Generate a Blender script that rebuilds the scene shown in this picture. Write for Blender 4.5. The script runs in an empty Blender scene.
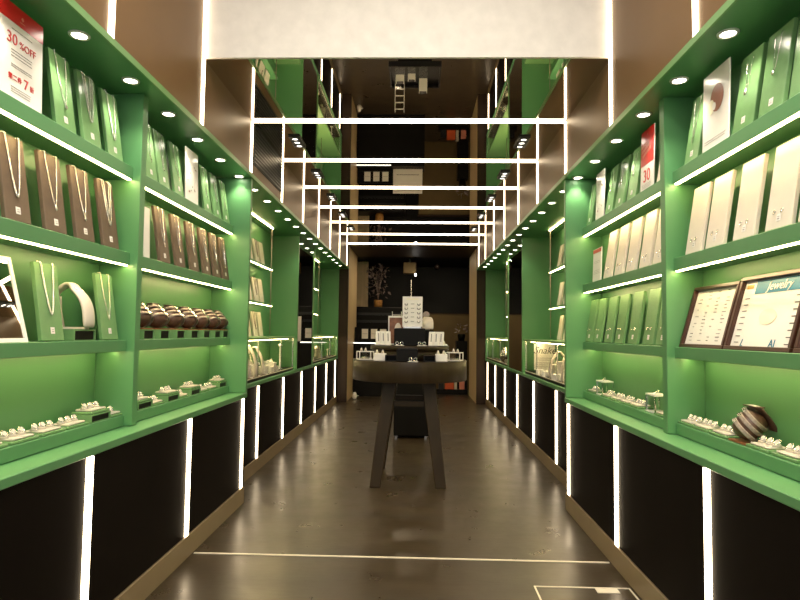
import bpy, math, random
from mathutils import Matrix, Vector, Euler
random.seed(7)
C = bpy.context.scene.collection
PI = math.pi
ORD = ['first','second','third','fourth','fifth','sixth','seventh','eighth','ninth','tenth','eleventh','twelfth','thirteenth','fourteenth','fifteenth','sixteenth']

# ------------------------------------------------------------------ materials
def srgb(r, g, b):
    f = lambda c: (c/255/12.92) if c/255 <= .04045 else ((c/255+.055)/1.055)**2.4
    return (f(r), f(g), f(b), 1)
MATS = {}
def mat(name, col, rough=.5, metal=0., noise=.0, nscale=8., bump=0., bscale=40., coat=0., stretch=(1,1,1), spec=.5):
    m = bpy.data.materials.new(name); m.use_nodes = True
    nt = m.node_tree; p = nt.nodes['Principled BSDF']
    p.inputs['Roughness'].default_value = rough
    p.inputs['Metallic'].default_value = metal
    p.inputs['Coat Weight'].default_value = coat
    p.inputs['Specular IOR Level'].default_value = spec
    p.inputs['Base Color'].default_value = col
    if noise or bump:
        tc = nt.nodes.new('ShaderNodeTexCoord'); mp = nt.nodes.new('ShaderNodeMapping')
        mp.inputs['Scale'].default_value = stretch
        nt.links.new(tc.outputs['Object'], mp.inputs['Vector'])
    if noise:
        n = nt.nodes.new('ShaderNodeTexNoise'); n.inputs['Scale'].default_value = nscale; n.inputs['Detail'].default_value = 5
        nt.links.new(mp.outputs['Vector'], n.inputs['Vector'])
        r = nt.nodes.new('ShaderNodeValToRGB')
        r.color_ramp.elements[0].position = .3; r.color_ramp.elements[1].position = .7
        r.color_ramp.elements[0].color = tuple(c*(1-noise) for c in col[:3])+(1,)
        r.color_ramp.elements[1].color = tuple(min(1,c*(1+noise)) for c in col[:3])+(1,)
        nt.links.new(n.outputs['Fac'], r.inputs['Fac']); nt.links.new(r.outputs['Color'], p.inputs['Base Color'])
    if bump:
        n2 = nt.nodes.new('ShaderNodeTexNoise'); n2.inputs['Scale'].default_value = bscale; n2.inputs['Detail'].default_value = 4
        nt.links.new(mp.outputs['Vector'], n2.inputs['Vector'])
        b = nt.nodes.new('ShaderNodeBump'); b.inputs['Strength'].default_value = bump; b.inputs['Distance'].default_value = .01
        nt.links.new(n2.outputs['Fac'], b.inputs['Height']); nt.links.new(b.outputs['Normal'], p.inputs['Normal'])
    MATS[name] = m
    return m
def emit(name, col, s):
    m = bpy.data.materials.new(name); m.use_nodes = True; nt = m.node_tree
    nt.nodes.remove(nt.nodes['Principled BSDF'])
    e = nt.nodes.new('ShaderNodeEmission'); e.inputs['Color'].default_value = col; e.inputs['Strength'].default_value = s
    nt.links.new(e.outputs[0], nt.nodes['Material Output'].inputs['Surface'])
    MATS[name] = m; return m
def glass(name, tint=(1,1,1,1), gl=.12):
    m = bpy.data.materials.new(name); m.use_nodes = True; nt = m.node_tree
    nt.nodes.remove(nt.nodes['Principled BSDF'])
    t = nt.nodes.new('ShaderNodeBsdfTransparent'); t.inputs['Color'].default_value = tint
    g = nt.nodes.new('ShaderNodeBsdfGlossy'); g.inputs['Roughness'].default_value = .02
    f0 = nt.nodes.new('ShaderNodeLayerWeight'); f0.inputs['Blend'].default_value = .5
    pw = nt.nodes.new('ShaderNodeMath'); pw.operation='POWER'; pw.inputs[1].default_value=4.5
    f = nt.nodes.new('ShaderNodeMath'); f.operation='MULTIPLY_ADD'; f.inputs[1].default_value=gl*4; f.inputs[2].default_value=.03
    nt.links.new(f0.outputs['Facing'], pw.inputs[0]); nt.links.new(pw.outputs[0], f.inputs[0])
    mx = nt.nodes.new('ShaderNodeMixShader')
    nt.links.new(f.outputs[0], mx.inputs[0]); nt.links.new(t.outputs[0], mx.inputs[1]); nt.links.new(g.outputs[0], mx.inputs[2])
    nt.links.new(mx.outputs[0], nt.nodes['Material Output'].inputs['Surface'])
    MATS[name] = m; return m

WARM = (1, .80, .52, 1)
GREEN   = mat('green_paint', srgb(84,137,88), .38, noise=.04, nscale=3)
GREENL  = mat('green_leatherette', srgb(112,152,100), .24, noise=.06, nscale=30, bump=.06, bscale=120)
BROWNW  = mat('brown_wall_panel', srgb(110,81,48), .45, noise=.06, nscale=2.5, spec=.35)
DARK    = mat('dark_cabinet_laminate', srgb(16,11,9), .45, noise=.12, nscale=5, stretch=(1,1,.2), spec=.06)
TAUPE   = mat('taupe_metal_plinth', srgb(138,120,92), .35, noise=.06, nscale=6)
FLOOR   = mat('polished_dark_concrete', srgb(53,43,29), .29, noise=.24, nscale=3.4, bump=.05, bscale=22, coat=.0, spec=.75, stretch=(.45,1.8,1))
MIRRORC = mat('mirror_ceiling_panel', (.74,.70,.66,1), .015, metal=1)
MIRROR  = mat('mirror_glass', (.86,.87,.86,1), .01, metal=1)
PLASTER = mat('white_speckled_plaster', srgb(226,221,213), .75, noise=.05, nscale=14, bump=.08, bscale=30)
WOODB   = mat('beige_wood_veneer', srgb(205,180,138), .45, noise=.12, nscale=4, stretch=(6,6,.35))
WOODD   = mat('dark_brown_trim', srgb(48,35,25), .45, noise=.1, nscale=4, spec=.2)
WOODT   = mat('bronze_brown_wood', srgb(46,36,22), .40, noise=.18, nscale=5, stretch=(5,5,.3), spec=.2)
BLACK   = mat('black_lacquer', srgb(13,11,9), .45, noise=.1, nscale=6, spec=.15)
BLACKM  = mat('black_metal', srgb(14,13,12), .4, metal=.2, noise=.05)
BROWNL  = mat('brown_suede', srgb(100,82,66), .6, noise=.1, nscale=25, bump=.05, bscale=90)
BROWNC  = mat('brown_leather', srgb(78,52,40), .42, noise=.2, nscale=30, bump=.1, bscale=60)
TANL    = mat('tan_leather', srgb(140,84,48), .45, noise=.15, nscale=20)
WHITEL  = mat('white_leatherette', srgb(212,202,188), .38, noise=.02, nscale=30, bump=.04, bscale=120)
CREAM   = mat('cream_leatherette', srgb(206,198,180), .42, noise=.03, nscale=30, bump=.04, bscale=120)
WHITE   = mat('white_satin', srgb(238,233,226), .35, noise=.02, nscale=10)
PAPER   = mat('glossy_white_paper', srgb(238,232,226), .25, noise=.02, nscale=10)
RED     = mat('red_print', srgb(205,32,30), .3, noise=.03)
REDT    = mat('red_ink', srgb(205,40,38), .4, noise=.02)
GREYT   = mat('grey_ink', srgb(140,136,132), .5, noise=.03)
BLKT    = mat('black_ink', srgb(50,46,44), .5, noise=.03)
TEAL    = mat('teal_print', srgb(30,120,150), .35, noise=.08)
YELLOW  = mat('pale_yellow_print', srgb(240,232,204), .4, noise=.08)
GOLDP   = mat('ochre_print', srgb(200,150,70), .4, noise=.1)
BROWNP  = mat('brown_print', srgb(150,96,78), .4, noise=.25, nscale=14)
SILVER  = mat('polished_silver', (.88,.86,.82,1), .18, metal=1, noise=.03)
GOLD    = mat('pale_gold', (.9,.66,.42,1), .2, metal=1, noise=.03)
STEELB  = mat('brushed_grey_band', (.33,.27,.23,1), .45, metal=.35, noise=.2, nscale=120)
CHROME  = mat('chrome_rod', (.7,.7,.68,1), .15, metal=1, noise=.03)
MAHOG   = mat('mahogany_frame', srgb(62,34,24), .3, noise=.2, nscale=10, stretch=(1,6,1))
LINE    = mat('white_metal_line', srgb(222,212,190), .4, noise=.03)
EDGEG   = mat('pale_green_edge', srgb(108,150,92), .35, noise=.03)
ORANGE  = mat('orange_box', srgb(215,90,40), .5, noise=.06)
PINK    = mat('pink_box', srgb(225,140,120), .5, noise=.06)
LEAF    = mat('dusty_leaf', srgb(138,122,116), .5, noise=.25, nscale=20)
WICKER  = mat('wicker_pot', srgb(168,120,60), .6, noise=.3, nscale=40)
OLIVE   = mat('olive_wall', srgb(110,90,50), .6, noise=.08, nscale=3)
BLACKW  = mat('black_wall', srgb(13,10,8), .6, noise=.1, nscale=3)
HAIR    = mat('photo_print_brown', srgb(130,84,60), .4, noise=.4, nscale=18)
SKIN    = mat('photo_print_white', srgb(232,220,206), .4, noise=.06)
GLASS   = glass('clear_glass')
GLASSG  = glass('greenish_shelf_glass', (.86,.95,.86,1), .15)
LED   = emit('white_light_strip', (1,.79,.52,1), 8.)
LEDS  = emit('shelf_light_strip', (1,.74,.36,1), 29.)
LENS  = emit('downlight_lens', (1,.90,.74,1), 20.)
SPOT  = emit('spot_lens', (1,.92,.8,1), 2.2)
BULB  = emit('lamp_bulb', (1,.95,.85,1), 22.)
LCNT  = emit('counter_light_line', (1,.92,.76,1), 2.2)

def vary_rough(m, lo, hi, sc):
    nt=m.node_tree; p=nt.nodes['Principled BSDF']; tc=nt.nodes.new('ShaderNodeTexCoord')
    n=nt.nodes.new('ShaderNodeTexNoise'); n.inputs['Scale'].default_value=sc; n.inputs['Detail'].default_value=6; n.inputs['Roughness'].default_value=.65
    r=nt.nodes.new('ShaderNodeMapRange'); r.inputs['From Min'].default_value=.35; r.inputs['From Max'].default_value=.65; r.inputs['To Min'].default_value=lo; r.inputs['To Max'].default_value=hi
    nt.links.new(tc.outputs['Object'],n.inputs['Vector']); nt.links.new(n.outputs['Fac'],r.inputs['Value']); nt.links.new(r.outputs[0],p.inputs['Roughness'])
vary_rough(FLOOR,.27,.38,4.0)
# ------------------------------------------------------------------ mesh builder
class MB:
    def __init__(s): s.v=[]; s.f=[]; s.m=[]; s.s=[]
    def add(s, vs, fs, m=0, smooth=False, M=None):
        b=len(s.v)
        s.v += [tuple(M@Vector(p)) for p in vs] if M is not None else [tuple(p) for p in vs]
        for f in fs: s.f.append([b+i for i in f]); s.m.append(m); s.s.append(smooth)
        return s
    def box(s,x0,x1,y0,y1,z0,z1,m=0,M=None):
        x0,x1=min(x0,x1),max(x0,x1); y0,y1=min(y0,y1),max(y0,y1); z0,z1=min(z0,z1),max(z0,z1)
        v=[(x0,y0,z0),(x1,y0,z0),(x1,y1,z0),(x0,y1,z0),(x0,y0,z1),(x1,y0,z1),(x1,y1,z1),(x0,y1,z1)]
        return s.add(v,[(0,3,2,1),(4,5,6,7),(0,1,5,4),(1,2,6,5),(2,3,7,6),(3,0,4,7)],m,False,M)
    def lathe(s,prof,n=24,m=0,M=None,smooth=True,cap=True):
        vs=[];fs=[]
        for r,z in prof:
            for k in range(n): a=2*PI*k/n; vs.append((r*math.cos(a),r*math.sin(a),z))
        for i in range(len(prof)-1):
            for k in range(n): k2=(k+1)%n; fs.append((i*n+k,i*n+k2,(i+1)*n+k2,(i+1)*n+k))
        s.add(vs,fs,m,smooth,M)
        if cap:
            b=len(s.v)-len(vs)
            for i,flip in ((0,True),(len(prof)-1,False)):
                if prof[i][0]>1e-6:
                    f=[b+i*n+k for k in range(n)]
                    s.f.append(f[::-1] if flip else f); s.m.append(m); s.s.append(False)
        return s
    def tube(s,path,r,n=6,m=0,M=None,closed=False):
        P=[Vector(p) for p in path]; N=len(P); vs=[];fs=[]
        up=Vector((0,0,1))
        for i,p in enumerate(P):
            a=P[(i-1)%N] if (closed or i>0) else P[0]; b=P[(i+1)%N] if (closed or i<N-1) else P[-1]
            t=(b-a).normalized()
            if abs(t.dot(up))>.95: u=t.cross(Vector((1,0,0))).normalized()
            else: u=t.cross(up).normalized()
            w=t.cross(u)
            rr=r[i] if isinstance(r,(list,tuple)) else r
            for k in range(n): q=2*PI*k/n; vs.append(p+u*rr*math.cos(q)+w*rr*math.sin(q))
        for i in range(N if closed else N-1):
            j=(i+1)%N
            for k in range(n): k2=(k+1)%n; fs.append((i*n+k,i*n+k2,j*n+k2,j*n+k))
        if not closed: fs.append(tuple(range(n))[::-1]); fs.append(tuple((N-1)*n+k for k in range(n)))
        return s.add(vs,fs,m,True,M)
    def sphere(s,c,r,m=0,nu=8,nv=5,sc=(1,1,1),M=None):
        vs=[];fs=[]
        for j in range(1,nv):
            t=PI*j/nv
            for i in range(nu): a=2*PI*i/nu; vs.append((c[0]+r*sc[0]*math.sin(t)*math.cos(a),c[1]+r*sc[1]*math.sin(t)*math.sin(a),c[2]+r*sc[2]*math.cos(t)))
        T=len(vs); vs.append((c[0],c[1],c[2]+r*sc[2])); vs.append((c[0],c[1],c[2]-r*sc[2]))
        for j in range(nv-2):
            for i in range(nu): i2=(i+1)%nu; fs.append((j*nu+i,(j+1)*nu+i,(j+1)*nu+i2,j*nu+i2))
        for i in range(nu): i2=(i+1)%nu; fs.append((T,i,i2)); fs.append((T+1,(nv-2)*nu+i2,(nv-2)*nu+i))
        return s.add(vs,fs,m,True,M)
    def torus(s,c,R,r,m=0,nu=14,nv=6,M=None):
        T=Matrix.Translation(c)
        if M is not None: T=M@T
        vs=[];fs=[]
        for i in range(nu):
            a=2*PI*i/nu
            for j in range(nv):
                b=2*PI*j/nv; vs.append(((R+r*math.cos(b))*math.cos(a),(R+r*math.cos(b))*math.sin(a),r*math.sin(b)))
        for i in range(nu):
            for j in range(nv): i2=(i+1)%nu; j2=(j+1)%nv; fs.append((i*nv+j,i2*nv+j,i2*nv+j2,i*nv+j2))
        return s.add(vs,fs,m,True,T)
    def prism(s,poly,h,m=0,M=None):
        n=len(poly); vs=[(x,y,0) for x,y in poly]+[(x,y,h) for x,y in poly]
        return s.add(vs,[tuple(range(n))[::-1],tuple(range(n,2*n))]+[(k,(k+1)%n,n+(k+1)%n,n+k) for k in range(n)],m,False,M)
    def build(s,name,mats,parent=None,world=True,bevel=0,seg=1):
        me=bpy.data.meshes.new(name)
        off=Vector((0,0,0))
        if parent is not None and world:
            p=parent
            while p is not None: off+=Vector(p.location); p=p.parent
        me.from_pydata([Vector(v)-off for v in s.v],[],s.f)
        for mt in (mats if isinstance(mats,(list,tuple)) else [mats]): me.materials.append(mt)
        me.polygons.foreach_set('material_index',s.m); me.polygons.foreach_set('use_smooth',s.s)
        me.update()
        o=bpy.data.objects.new(name,me); C.objects.link(o)
        if parent is not None: o.parent=parent
        if bevel:
            b=o.modifiers.new('edge','BEVEL'); b.width=bevel; b.segments=seg; b.limit_method='ANGLE'
        return o
def tag(o,label,cat,group=None):
    o['label']=label; o['category']=cat
    if group: o['group']=group
    return o
def thing(name,label,cat,loc=(0,0,0),rz=0,group=None):
    o=bpy.data.objects.new(name,None); C.objects.link(o); o.location=loc; o.rotation_euler=(0,0,rz); o.empty_display_size=.05
    return tag(o,label,cat,group)
def struct(o): o['kind']='structure'; return o
def dup(root,loc,rz=None,label=None,group=None,scale=None):
    r=root.copy(); C.objects.link(r); r.location=loc
    if rz is not None: r.rotation_euler=(0,0,rz)
    if scale: r.scale=scale
    if label: r['label']=label
    if group: r['group']=group
    for ch in root.children:
        c=ch.copy(); C.objects.link(c); c.parent=r
        for g in ch.children:
            d=g.copy(); C.objects.link(d); d.parent=c
    return r
_protos={}
def place(key,maker,loc,rz,label,group=None,scale=None):
    """first use builds the thing, later ones copy it with its parts"""
    if key not in _protos:
        t=maker(); _protos[key]=t
        t.location=loc; t.rotation_euler=(0,0,rz); t['label']=label
        if group: t['group']=group
        if scale: t.scale=scale
        return t
    t=dup(_protos[key],loc,rz,label,None,scale or (1,1,1))
    if group: t['group']=group
    elif 'group' in t: del t['group']
    return t
def text_mb(s,size,m=0,M=None,depth=.0006,align='CENTER',shear=0.,mb=None):
    cu=bpy.data.curves.new('lettering','FONT'); cu.body=s; cu.size=size; cu.align_x=align; cu.extrude=depth; cu.shear=shear
    cu.resolution_u=3
    o=bpy.data.objects.new('lettering',cu); C.objects.link(o)
    bpy.context.view_layer.update()
    me=bpy.data.meshes.new_from_object(o.evaluated_get(bpy.context.evaluated_depsgraph_get()))
    mb=mb or MB()
    mb.add([tuple(v.co) for v in me.vertices],[tuple(p.vertices) for p in me.polygons],m,False,M)
    C.objects.unlink(o); bpy.data.objects.remove(o); bpy.data.meshes.remove(me)
    return mb

# ------------------------------------------------------------------ layout
F={-1:1.19, 1:1.035}            # distance of the fascia / upper wall from the aisle axis
SH=.12; BK={-1:.262,1:.252}     # shelf front, back panel (measured behind the fascia)
FARW={-1:.165,1:.155}           # far lower wall
NB={-1:.465,1:.47}              # niche back
YS=2.1395; P_=.9468             # light strip rhythm
ZC=2.70; ZF=2.317; ZS=2.293
SIDE={-1:'left',1:'right'}
YEND=4.08; YB=3.10
def X(s,o): return s*(F[s]+o)
def ob(mb,s,o0,o1,y0,y1,z0,z1,m=0): return mb.box(X(s,o0),X(s,o1),y0,y1,z0,z1,m)

# floor, ceilings, walls
struct(MB().box(-2.8,2.6,-1.2,13.8,-.1,0).build('floor',FLOOR))
struct(MB().box(-2.0,1.9,YB+.001,10.0,ZC,ZC+.08).build('ceiling',MIRRORC))
struct(MB().box(-2.0,1.9,-.2,YB,3.55,3.65).build('ceiling_entrance',BROWNW))
struct(MB().box(-1.19,1.035,YB-.014,YB,ZC+.002,3.55).build('wall_bulkhead',PLASTER))
for s in (-1,1):
    b=MB()
    ob(b,s,.0,.06,-.2,YB,ZF,3.55); ob(b,s,.0,.06,YB,10.0,ZF,ZC); ob(b,s,.60,.70,-.2,10.0,0,3.55)
    struct(b.build('wall_'+SIDE[s],BROWNW))
    b=MB(); ob(b,s,.004,.03,-.2,YEND+.02,0,.115)
    struct(b.build('baseboard_'+SIDE[s],TAUPE,bevel=.002))
    b=MB(); ob(b,s,FARW[s]-.004,FARW[s]+.03,YEND+.025,9.97,0,.115)
    struct(b.build('baseboard_%s_rear'%SIDE[s],TAUPE,bevel=.002))
    # dark pier and wood lined passage behind it
    b=MB(); ob(b,s,.0,.6,9.985,10.06,0,ZC); struct(b.build('trim_pier_'+SIDE[s],WOODD))
    b=MB(); ob(b,s,.0,.05,10.065,11.45,0,ZC); struct(b.build('wall_passage_'+SIDE[s],WOODB))
struct(MB().box(-1.3,1.15,10.0,11.45,ZC,ZC+.08).build('ceiling_passage',WOODD))
struct(MB().box(-2.8,2.6,11.45,13.8,2.75,2.85).build('ceiling_backroom',BLACKW))
struct(MB().box(-2.8,2.6,13.6,13.8,0,2.75).build('wall_back',BLACKW))
struct(MB().box(-2.8,-2.6,11.4,13.6,0,2.75).build('wall_backroom_left',BLACKW))
struct(MB().box(2.4,2.6,11.4,13.6,0,2.75).build('wall_backroom_right',BLACKW))
struct(MB().box(-2.6,-1.25,11.40,11.45,0,2.75).build('wall_backroom_front_left',BLACKW))
struct(MB().box(1.095,2.4,11.40,11.45,0,2.75).build('wall_backroom_front_right',BLACKW))
struct(MB().box(-1.186,1.031,3.160,3.172,0,.004).build('trim_threshold',LINE))

# floor hatch
h=thing('floor_hatch','flush floor hatch outlined in pale metal near the threshold line','hatch',(.80,2.55,0))
b=MB(); b.box(.572,1.026,2.850,2.858,0,.003); b.box(.572,.580,2.25,2.85,0,.003); b.box(1.018,1.026,2.25,2.85,0,.003); b.box(.58,1.018,2.25,2.258,0,.003)
b.build('hatch_frame',LINE,h)
MB().box(.858,.962,2.80,2.846,0,.0035).build('hatch_plate',LINE,h)

# ------------------------------------------------------------------ light strips
SW={-1:'left',1:'right'}
for s in (-1,1):
    for k in range(9):
        y=YS+k*P_
        zt=3.55 if k<2 else ZC-.012
        b=MB(); ob(b,s,-.006,.004,y-.018,y+.018,ZF+.002,zt)
        tag(b.build('light_strip',LED),'%s vertical white light strip from the entrance on the brown %s wall'%(ORD[k],SW[s]),'light strip','vertical light strips on the upper walls')
    for k in range(9):
        y=YS+k*P_; o=.012 if k<3 else FARW[s]
        b=MB(); ob(b,s,o-.007,o+.002,y-.018,y+.018,.118,.728)
        tag(b.build('light_strip',LED),'%s light strip from the entrance between the dark base cabinets on the %s'%(ORD[k],SW[s]),'light strip','light strips between base cabinets')
for k in range(2,9):
    y=YS+k*P_
    tag(MB().box(-1.183,1.028,y-.018,y+.018,ZC-.010,ZC-.001).build('light_strip',LED),'%s white light strip from the entrance running across the mirrored ceiling'%ORD[k-2],'light strip','light strips across the ceiling')

# ------------------------------------------------------------------ base cabinets + counters
for s in (-1,1):
    edges=[.25]+[YS+k*P_ for k in range(0,3)]+[YEND+.02]
    n=0
    def cabinet(y0,y1,o,n,side):
        t=thing('base_cabinet','%s dark brown base cabinet from the entrance under the green counter, %s wall'%(ORD[n],SW[side]),'cabinet',(X(side,o+.1),(y0+y1)/2,.115),0,'dark base cabinets')
        c=MB(); ob(c,side,o+.02,.44,y0,y1,.118,.73); c.build('carcass',DARK,t)
        d=MB(); ob(d,side,o,o+.018,y0+.001,y1-.001,.118,.729); d.build('door',DARK,t,bevel=.002)
    for i in range(4):
        y0=edges[i]+.02; y1=edges[i+1]-.02
        if i==3: y1=YEND+.02
        cabinet(y0,y1,.012,n,s); n+=1
    edges=[YEND+.02]+[YS+k*P_ for k in range(3,9)]+[9.97]
    for i in range(7):
        y0=edges[i]+(.02 if i else .012); y1=edges[i+1]-.02
        cabinet(y0,y1,FARW[s],n,s); n+=1
    t=thing('counter','long green counter ledge below the display shelves on the %s wall'%SW[s],'counter',(X(s,.1),3.0,.732))
    c=MB(); ob(c,s,0,.44,.25,YEND+.02,.732,.765); c.build('ledge',GREEN,t,bevel=.003)
    c=MB(); ob(c,s,FARW[s]-.012,.47,YEND+.022,9.97,.740,.772); c.build('rear_ledge',GREEN,t,bevel=.003)

# ------------------------------------------------------------------ shelving units
ZT,Z2,Z3,ZP=1.945,1.550,1.152,.815
DIVS={-1:2.622,1:2.658}
for s in (-1,1):
    bk=BK[s]; DIV=DIVS[s]
    t=thing('shelf_unit','tall green wall shelving unit filled with jewellery displays, %s wall near the entrance'%SW[s],'shelving',(X(s,.2),2.5,.766))
    c=MB(); ob(c,s,bk,bk+.02,.27,YEND-.022,.767,ZS); c.build('back_panel',GREEN,t)
    c=MB(); ob(c,s,.001,.5,YEND-.02,YEND+.02,.767,ZS-.001); c.build('end_panel',GREEN,t,bevel=.002)
    c=MB(); ob(c,s,SH-.035,bk-.001,DIV-.025,DIV+.025,.767,ZS-.001); c.build('divider',GREEN,t,bevel=.002)
    c=MB(); ob(c,s,SH-.035,bk-.001,1.36,1.41,.767,ZS-.001); c.build('divider',GREEN,t,bevel=.002)
    for (y0,y1) in ((1.412,DIV-.027),(DIV+.027,YEND-.022)):
        for z,h in ((ZT,.058),(Z2,.058),(Z3,.050)):
            c=MB(); ob(c,s,SH,bk-.001,y0,y1,z-h,z); o=c.build('shelf',GREEN,t,bevel=.002)
            if z!=Z3:
                c=MB(); ob(c,s,SH+.004,SH+.020,y0+.01,y1-.01,z-h-.0040,z-h-.0005); c.build('light_strip',LEDS,o)
            else:
                c=MB(); ob(c,s,SH+.050,SH+.062,y0+.01,y1-.01,z-h-.0035,z-h-.0005); c.build('light_strip',LEDS,o)
        c=MB(); ob(c,s,SH,bk-.001,y0,y1,.767,ZP); c.build('plinth',GREEN,t,bevel=.002)
    # canopy with downlights, one run along the whole wall
    t=thing('light_canopy','green overhanging canopy with a row of round downlights along the %s wall'%SW[s],'canopy',(X(s,.05),5.0,ZS))
    c=MB(); ob(c,s,-.002,.5,.27,9.975,ZS,ZF); c.build('soffit_panel',GREEN,t)
    c=MB(); ob(c,s,-.012,-.003,.27,9.975,ZS-.002,ZF+.002); c.build('fascia',EDGEG,t)
    for k in range(-1,20):
        y=2.065+.389*k; o=.076
        T=Matrix.Translation((X(s,o),y,0))
        r=MB().lathe([(.027,ZS-.006),(.036,ZS-.006),(.038,ZS-.0005),(.027,ZS-.0005)],20,M=T,cap=False).build('downlight',WHITE,t)
        MB().lathe([(0.0001,ZS-.003),(.0265,ZS-.003)],20,M=T,cap=False).build('lens',LENS,r)

# ------------------------------------------------------------------ far section: niches, mirror, showcases
for s in (-1,1):
    nb=NB[s]; fw=FARW[s]
    for j,(y0,y1) in enumerate(((YEND+.022,6.555),(7.55,9.972))):
        nm='nearer' if j==0 else 'rear'
        t=thing('wall_niche','green recessed display niche on the %s wall %s'%(SW[s],'between the shelving and the mirror' if j==0 else 'beyond the tall mirror'),'niche',(X(s,.3),(y0+y1)/2,.773))
        c=MB(); ob(c,s,nb,nb+.02,y0,y1,.774,ZS-.001); c.build('back_panel',GREEN,t)
        e0,e1=(y1-.022,y1)
        c=MB(); ob(c,s,fw-.008,nb-.001,e0,e1,.774,ZS-.001); c.build('side_panel',GREEN,t)
        if j==1:
            c=MB(); ob(c,s,fw-.008,nb-.001,y0,y0+.022,.774,ZS-.001); c.build('side_panel',EDGEG,t)
        sy0,sy1=(y0+.01,6.08) if j==0 else (y0+.03,9.0)
        for z in (1.865,1.485):
            c=MB(); ob(c,s,nb-.13,nb-.002,sy0,sy1,z-.02,z); o=c.build('shelf',GREEN,t)
            c=MB(); ob(c,s,nb-.125,nb-.110,sy0,sy1,z-.024,z-.0205); c.build('light_strip',LEDS,o)
        c=MB(); ob(c,s,nb-.125,nb-.110,sy0,sy1,ZS-.008,ZS-.002); c.build('light_strip',LEDS,t)
        c=MB()
        for yy in (sy0+.25,(sy0+sy1)/2+.1,sy1-.12):
            c=MB().tube([(X(s,nb-.14),yy,1.17),(X(s,nb-.14),yy,ZS-.014)],.004,8); c.build('rod',STEELB,t)
    m=thing('wall_mirror','tall narrow wall mirror between the two green niches on the %s wall'%SW[s],'mirror',(X(s,fw),7.05,.775))
    c=MB(); ob(c,s,fw,fw+.012,6.572,7.534,.775,ZS-.002); c.build('mirror_pane',MIRROR,m)
    c=MB(); ob(c,s,fw-.006,fw+.014,6.557,6.571,.775,ZS-.002); c.build('frame_edge',EDGEG,m)
    c=MB(); ob(c,s,fw-.006,fw+.014,7.535,7.549,.775,ZS-.002); c.build('frame_edge',EDGEG,m)
    for j,(y0,y1) in enumerate(((YEND+.03,6.44),(7.60,9.92))):
        g=thing('showcase','low glass showcase on the counter in the %s niche, %s wall'%(('nearer','rear')[j],SW[s]),'showcase',(X(s,.3),(y0+y1)/2,.773))
        a0,a1=fw+.012,nb-.145
        c=MB(); ob(c,s,a0,a1,y0,y1,.773,.803); ba=c.build('showcase_base',BLACK,g)
        c=MB(); ob(c,s,a0-.004,a0-.0005,y0,y1,.797,.805); c.build('edge_strip',LINE,ba)
        c=MB(); ob(c,s,a0,a0+.005,y0,y1,.804,1.118); c.build('glass_front',GLASS,g)
        c=MB(); ob(c,s,a0-.01,nb-.002,y0,y1,1.122,1.145); c.build('showcase_top',EDGEG,g,bevel=.002)
        c=MB(); ob(c,s,a0+.050,a0+.080,y0+.05,y1-.05,1.115,1.1215); c.build('light_strip',LEDS,g)
        for yy in ((y0+.9,y0+1.75,y1-.008) if j==0 else (y0+.8,y0+1.6,y1-.008)):
            c=MB(); ob(c,s,a0-.001,a0+.007,yy-.005,yy+.005,.804,1.121); c.build('post',CHROME,g)

# louvred vent on the upper left wall
v=thing('vent_grille','dark louvred vent grille high on the brown left wall under the mirrored ceiling','vent',(X(-1,0),4.5,2.42))
b=MB(); ob(b,-1,-.004,.004,4.08,4.94,2.40,ZC-.002); b.build('vent_backing',BLACKW,v)
b=MB()
for i in range(10):
    z=2.415+i*.028
    ob(b,-1,-.010,-.0045,4.085,4.935,z,z+.012)
b.build('louvre_panel',BLACKM,v)

# ceiling spots
for s,xx in ((-1,-.955),(1,.805)):
    for k in range(5):
        y=4.47+.9468*k
        t=thing('ceiling_spotlight','%s black triple ceiling spotlight from the entrance along the %s side'%(ORD[k],SW[s]),'spotlight',(xx,y,ZC),0,'triple ceiling spotlights')
        MB().box(xx-.045,xx+.045,y-.13,y+.13,ZC-.014,ZC-.001).build('housing',BLACKM,t,bevel=.003)
        for d in (-.083,0,.083):
            T=Matrix.Translation((xx,y+d,ZC-.016))
            l=MB().lathe([(.022,0),(.035,0),(.036,.0018),(.022,.0018)],16,M=T,cap=False).build('bezel',BLACKM,t)
            MB().lathe([(.0001,.0012),(.0215,.0012)],16,M=T,cap=False).build('lens',SPOT,l)

# ------------------------------------------------------------------ display pieces
# canonical frame of a piece: local x along the wall, local -y towards the aisle, z up; R turns it onto a wall
RZ={-1:PI/2, 1:-PI/2}
LEAN=math.radians(9)
def panel_matrix(lean=LEAN): return Matrix.Rotation(-lean,4,'X')       # panel coords: x width, y depth(back +), z up along the panel
def make_board(w,h,m,tagc=True,th=.016,name='necklace_board',cat='display board'):
    def mk():
        t=thing(name,'-',cat)
        M=panel_matrix()
        MB().box(-w/2,w/2,0,th,.003,h,0,M).build('panel',m,t,False,bevel=.002)
        b=MB().box(-.012,.012,th+.001,th+.006,.0,h*.45,0,M); b.build('easel_back',m,t,False)
        if tagc:
            b=MB().box(-.011,.011,-.0012,-.0002,.028,.052,0,M); b.box(-.006,.006,-.0018,-.0013,.034,.037,1,M); b.box(-.006,.006,-.0018,-.0013,.042,.044,1,M); b.build('price_tag',[PAPER,GREYT],t,False)
        return t
    return mk
def chain_path(h,a,low,p=1.7,n=40):
    M=panel_matrix(); out=[(-a,.008,h+.003)]
    for i in range(n+1):
        q=-a+2*a*i/n
        out.append((q,-.004,low+(h-low)*abs(q/a)**p))
    out.append((a,.008,h+.003))
    return [tuple(M@Vector(o)) for o in out]
def resample(path,d):
    P=[Vector(p) for p in path]; out=[P[0]]; acc=0
    for i in range(1,len(P)):
        a=P[i-1]; L=(P[i]-a).length; pos=d-acc
        while pos<=L: out.append(a+(P[i]-a)*(pos/L)); pos+=d
        acc=(acc+L)%d if L else acc
    return out
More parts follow.
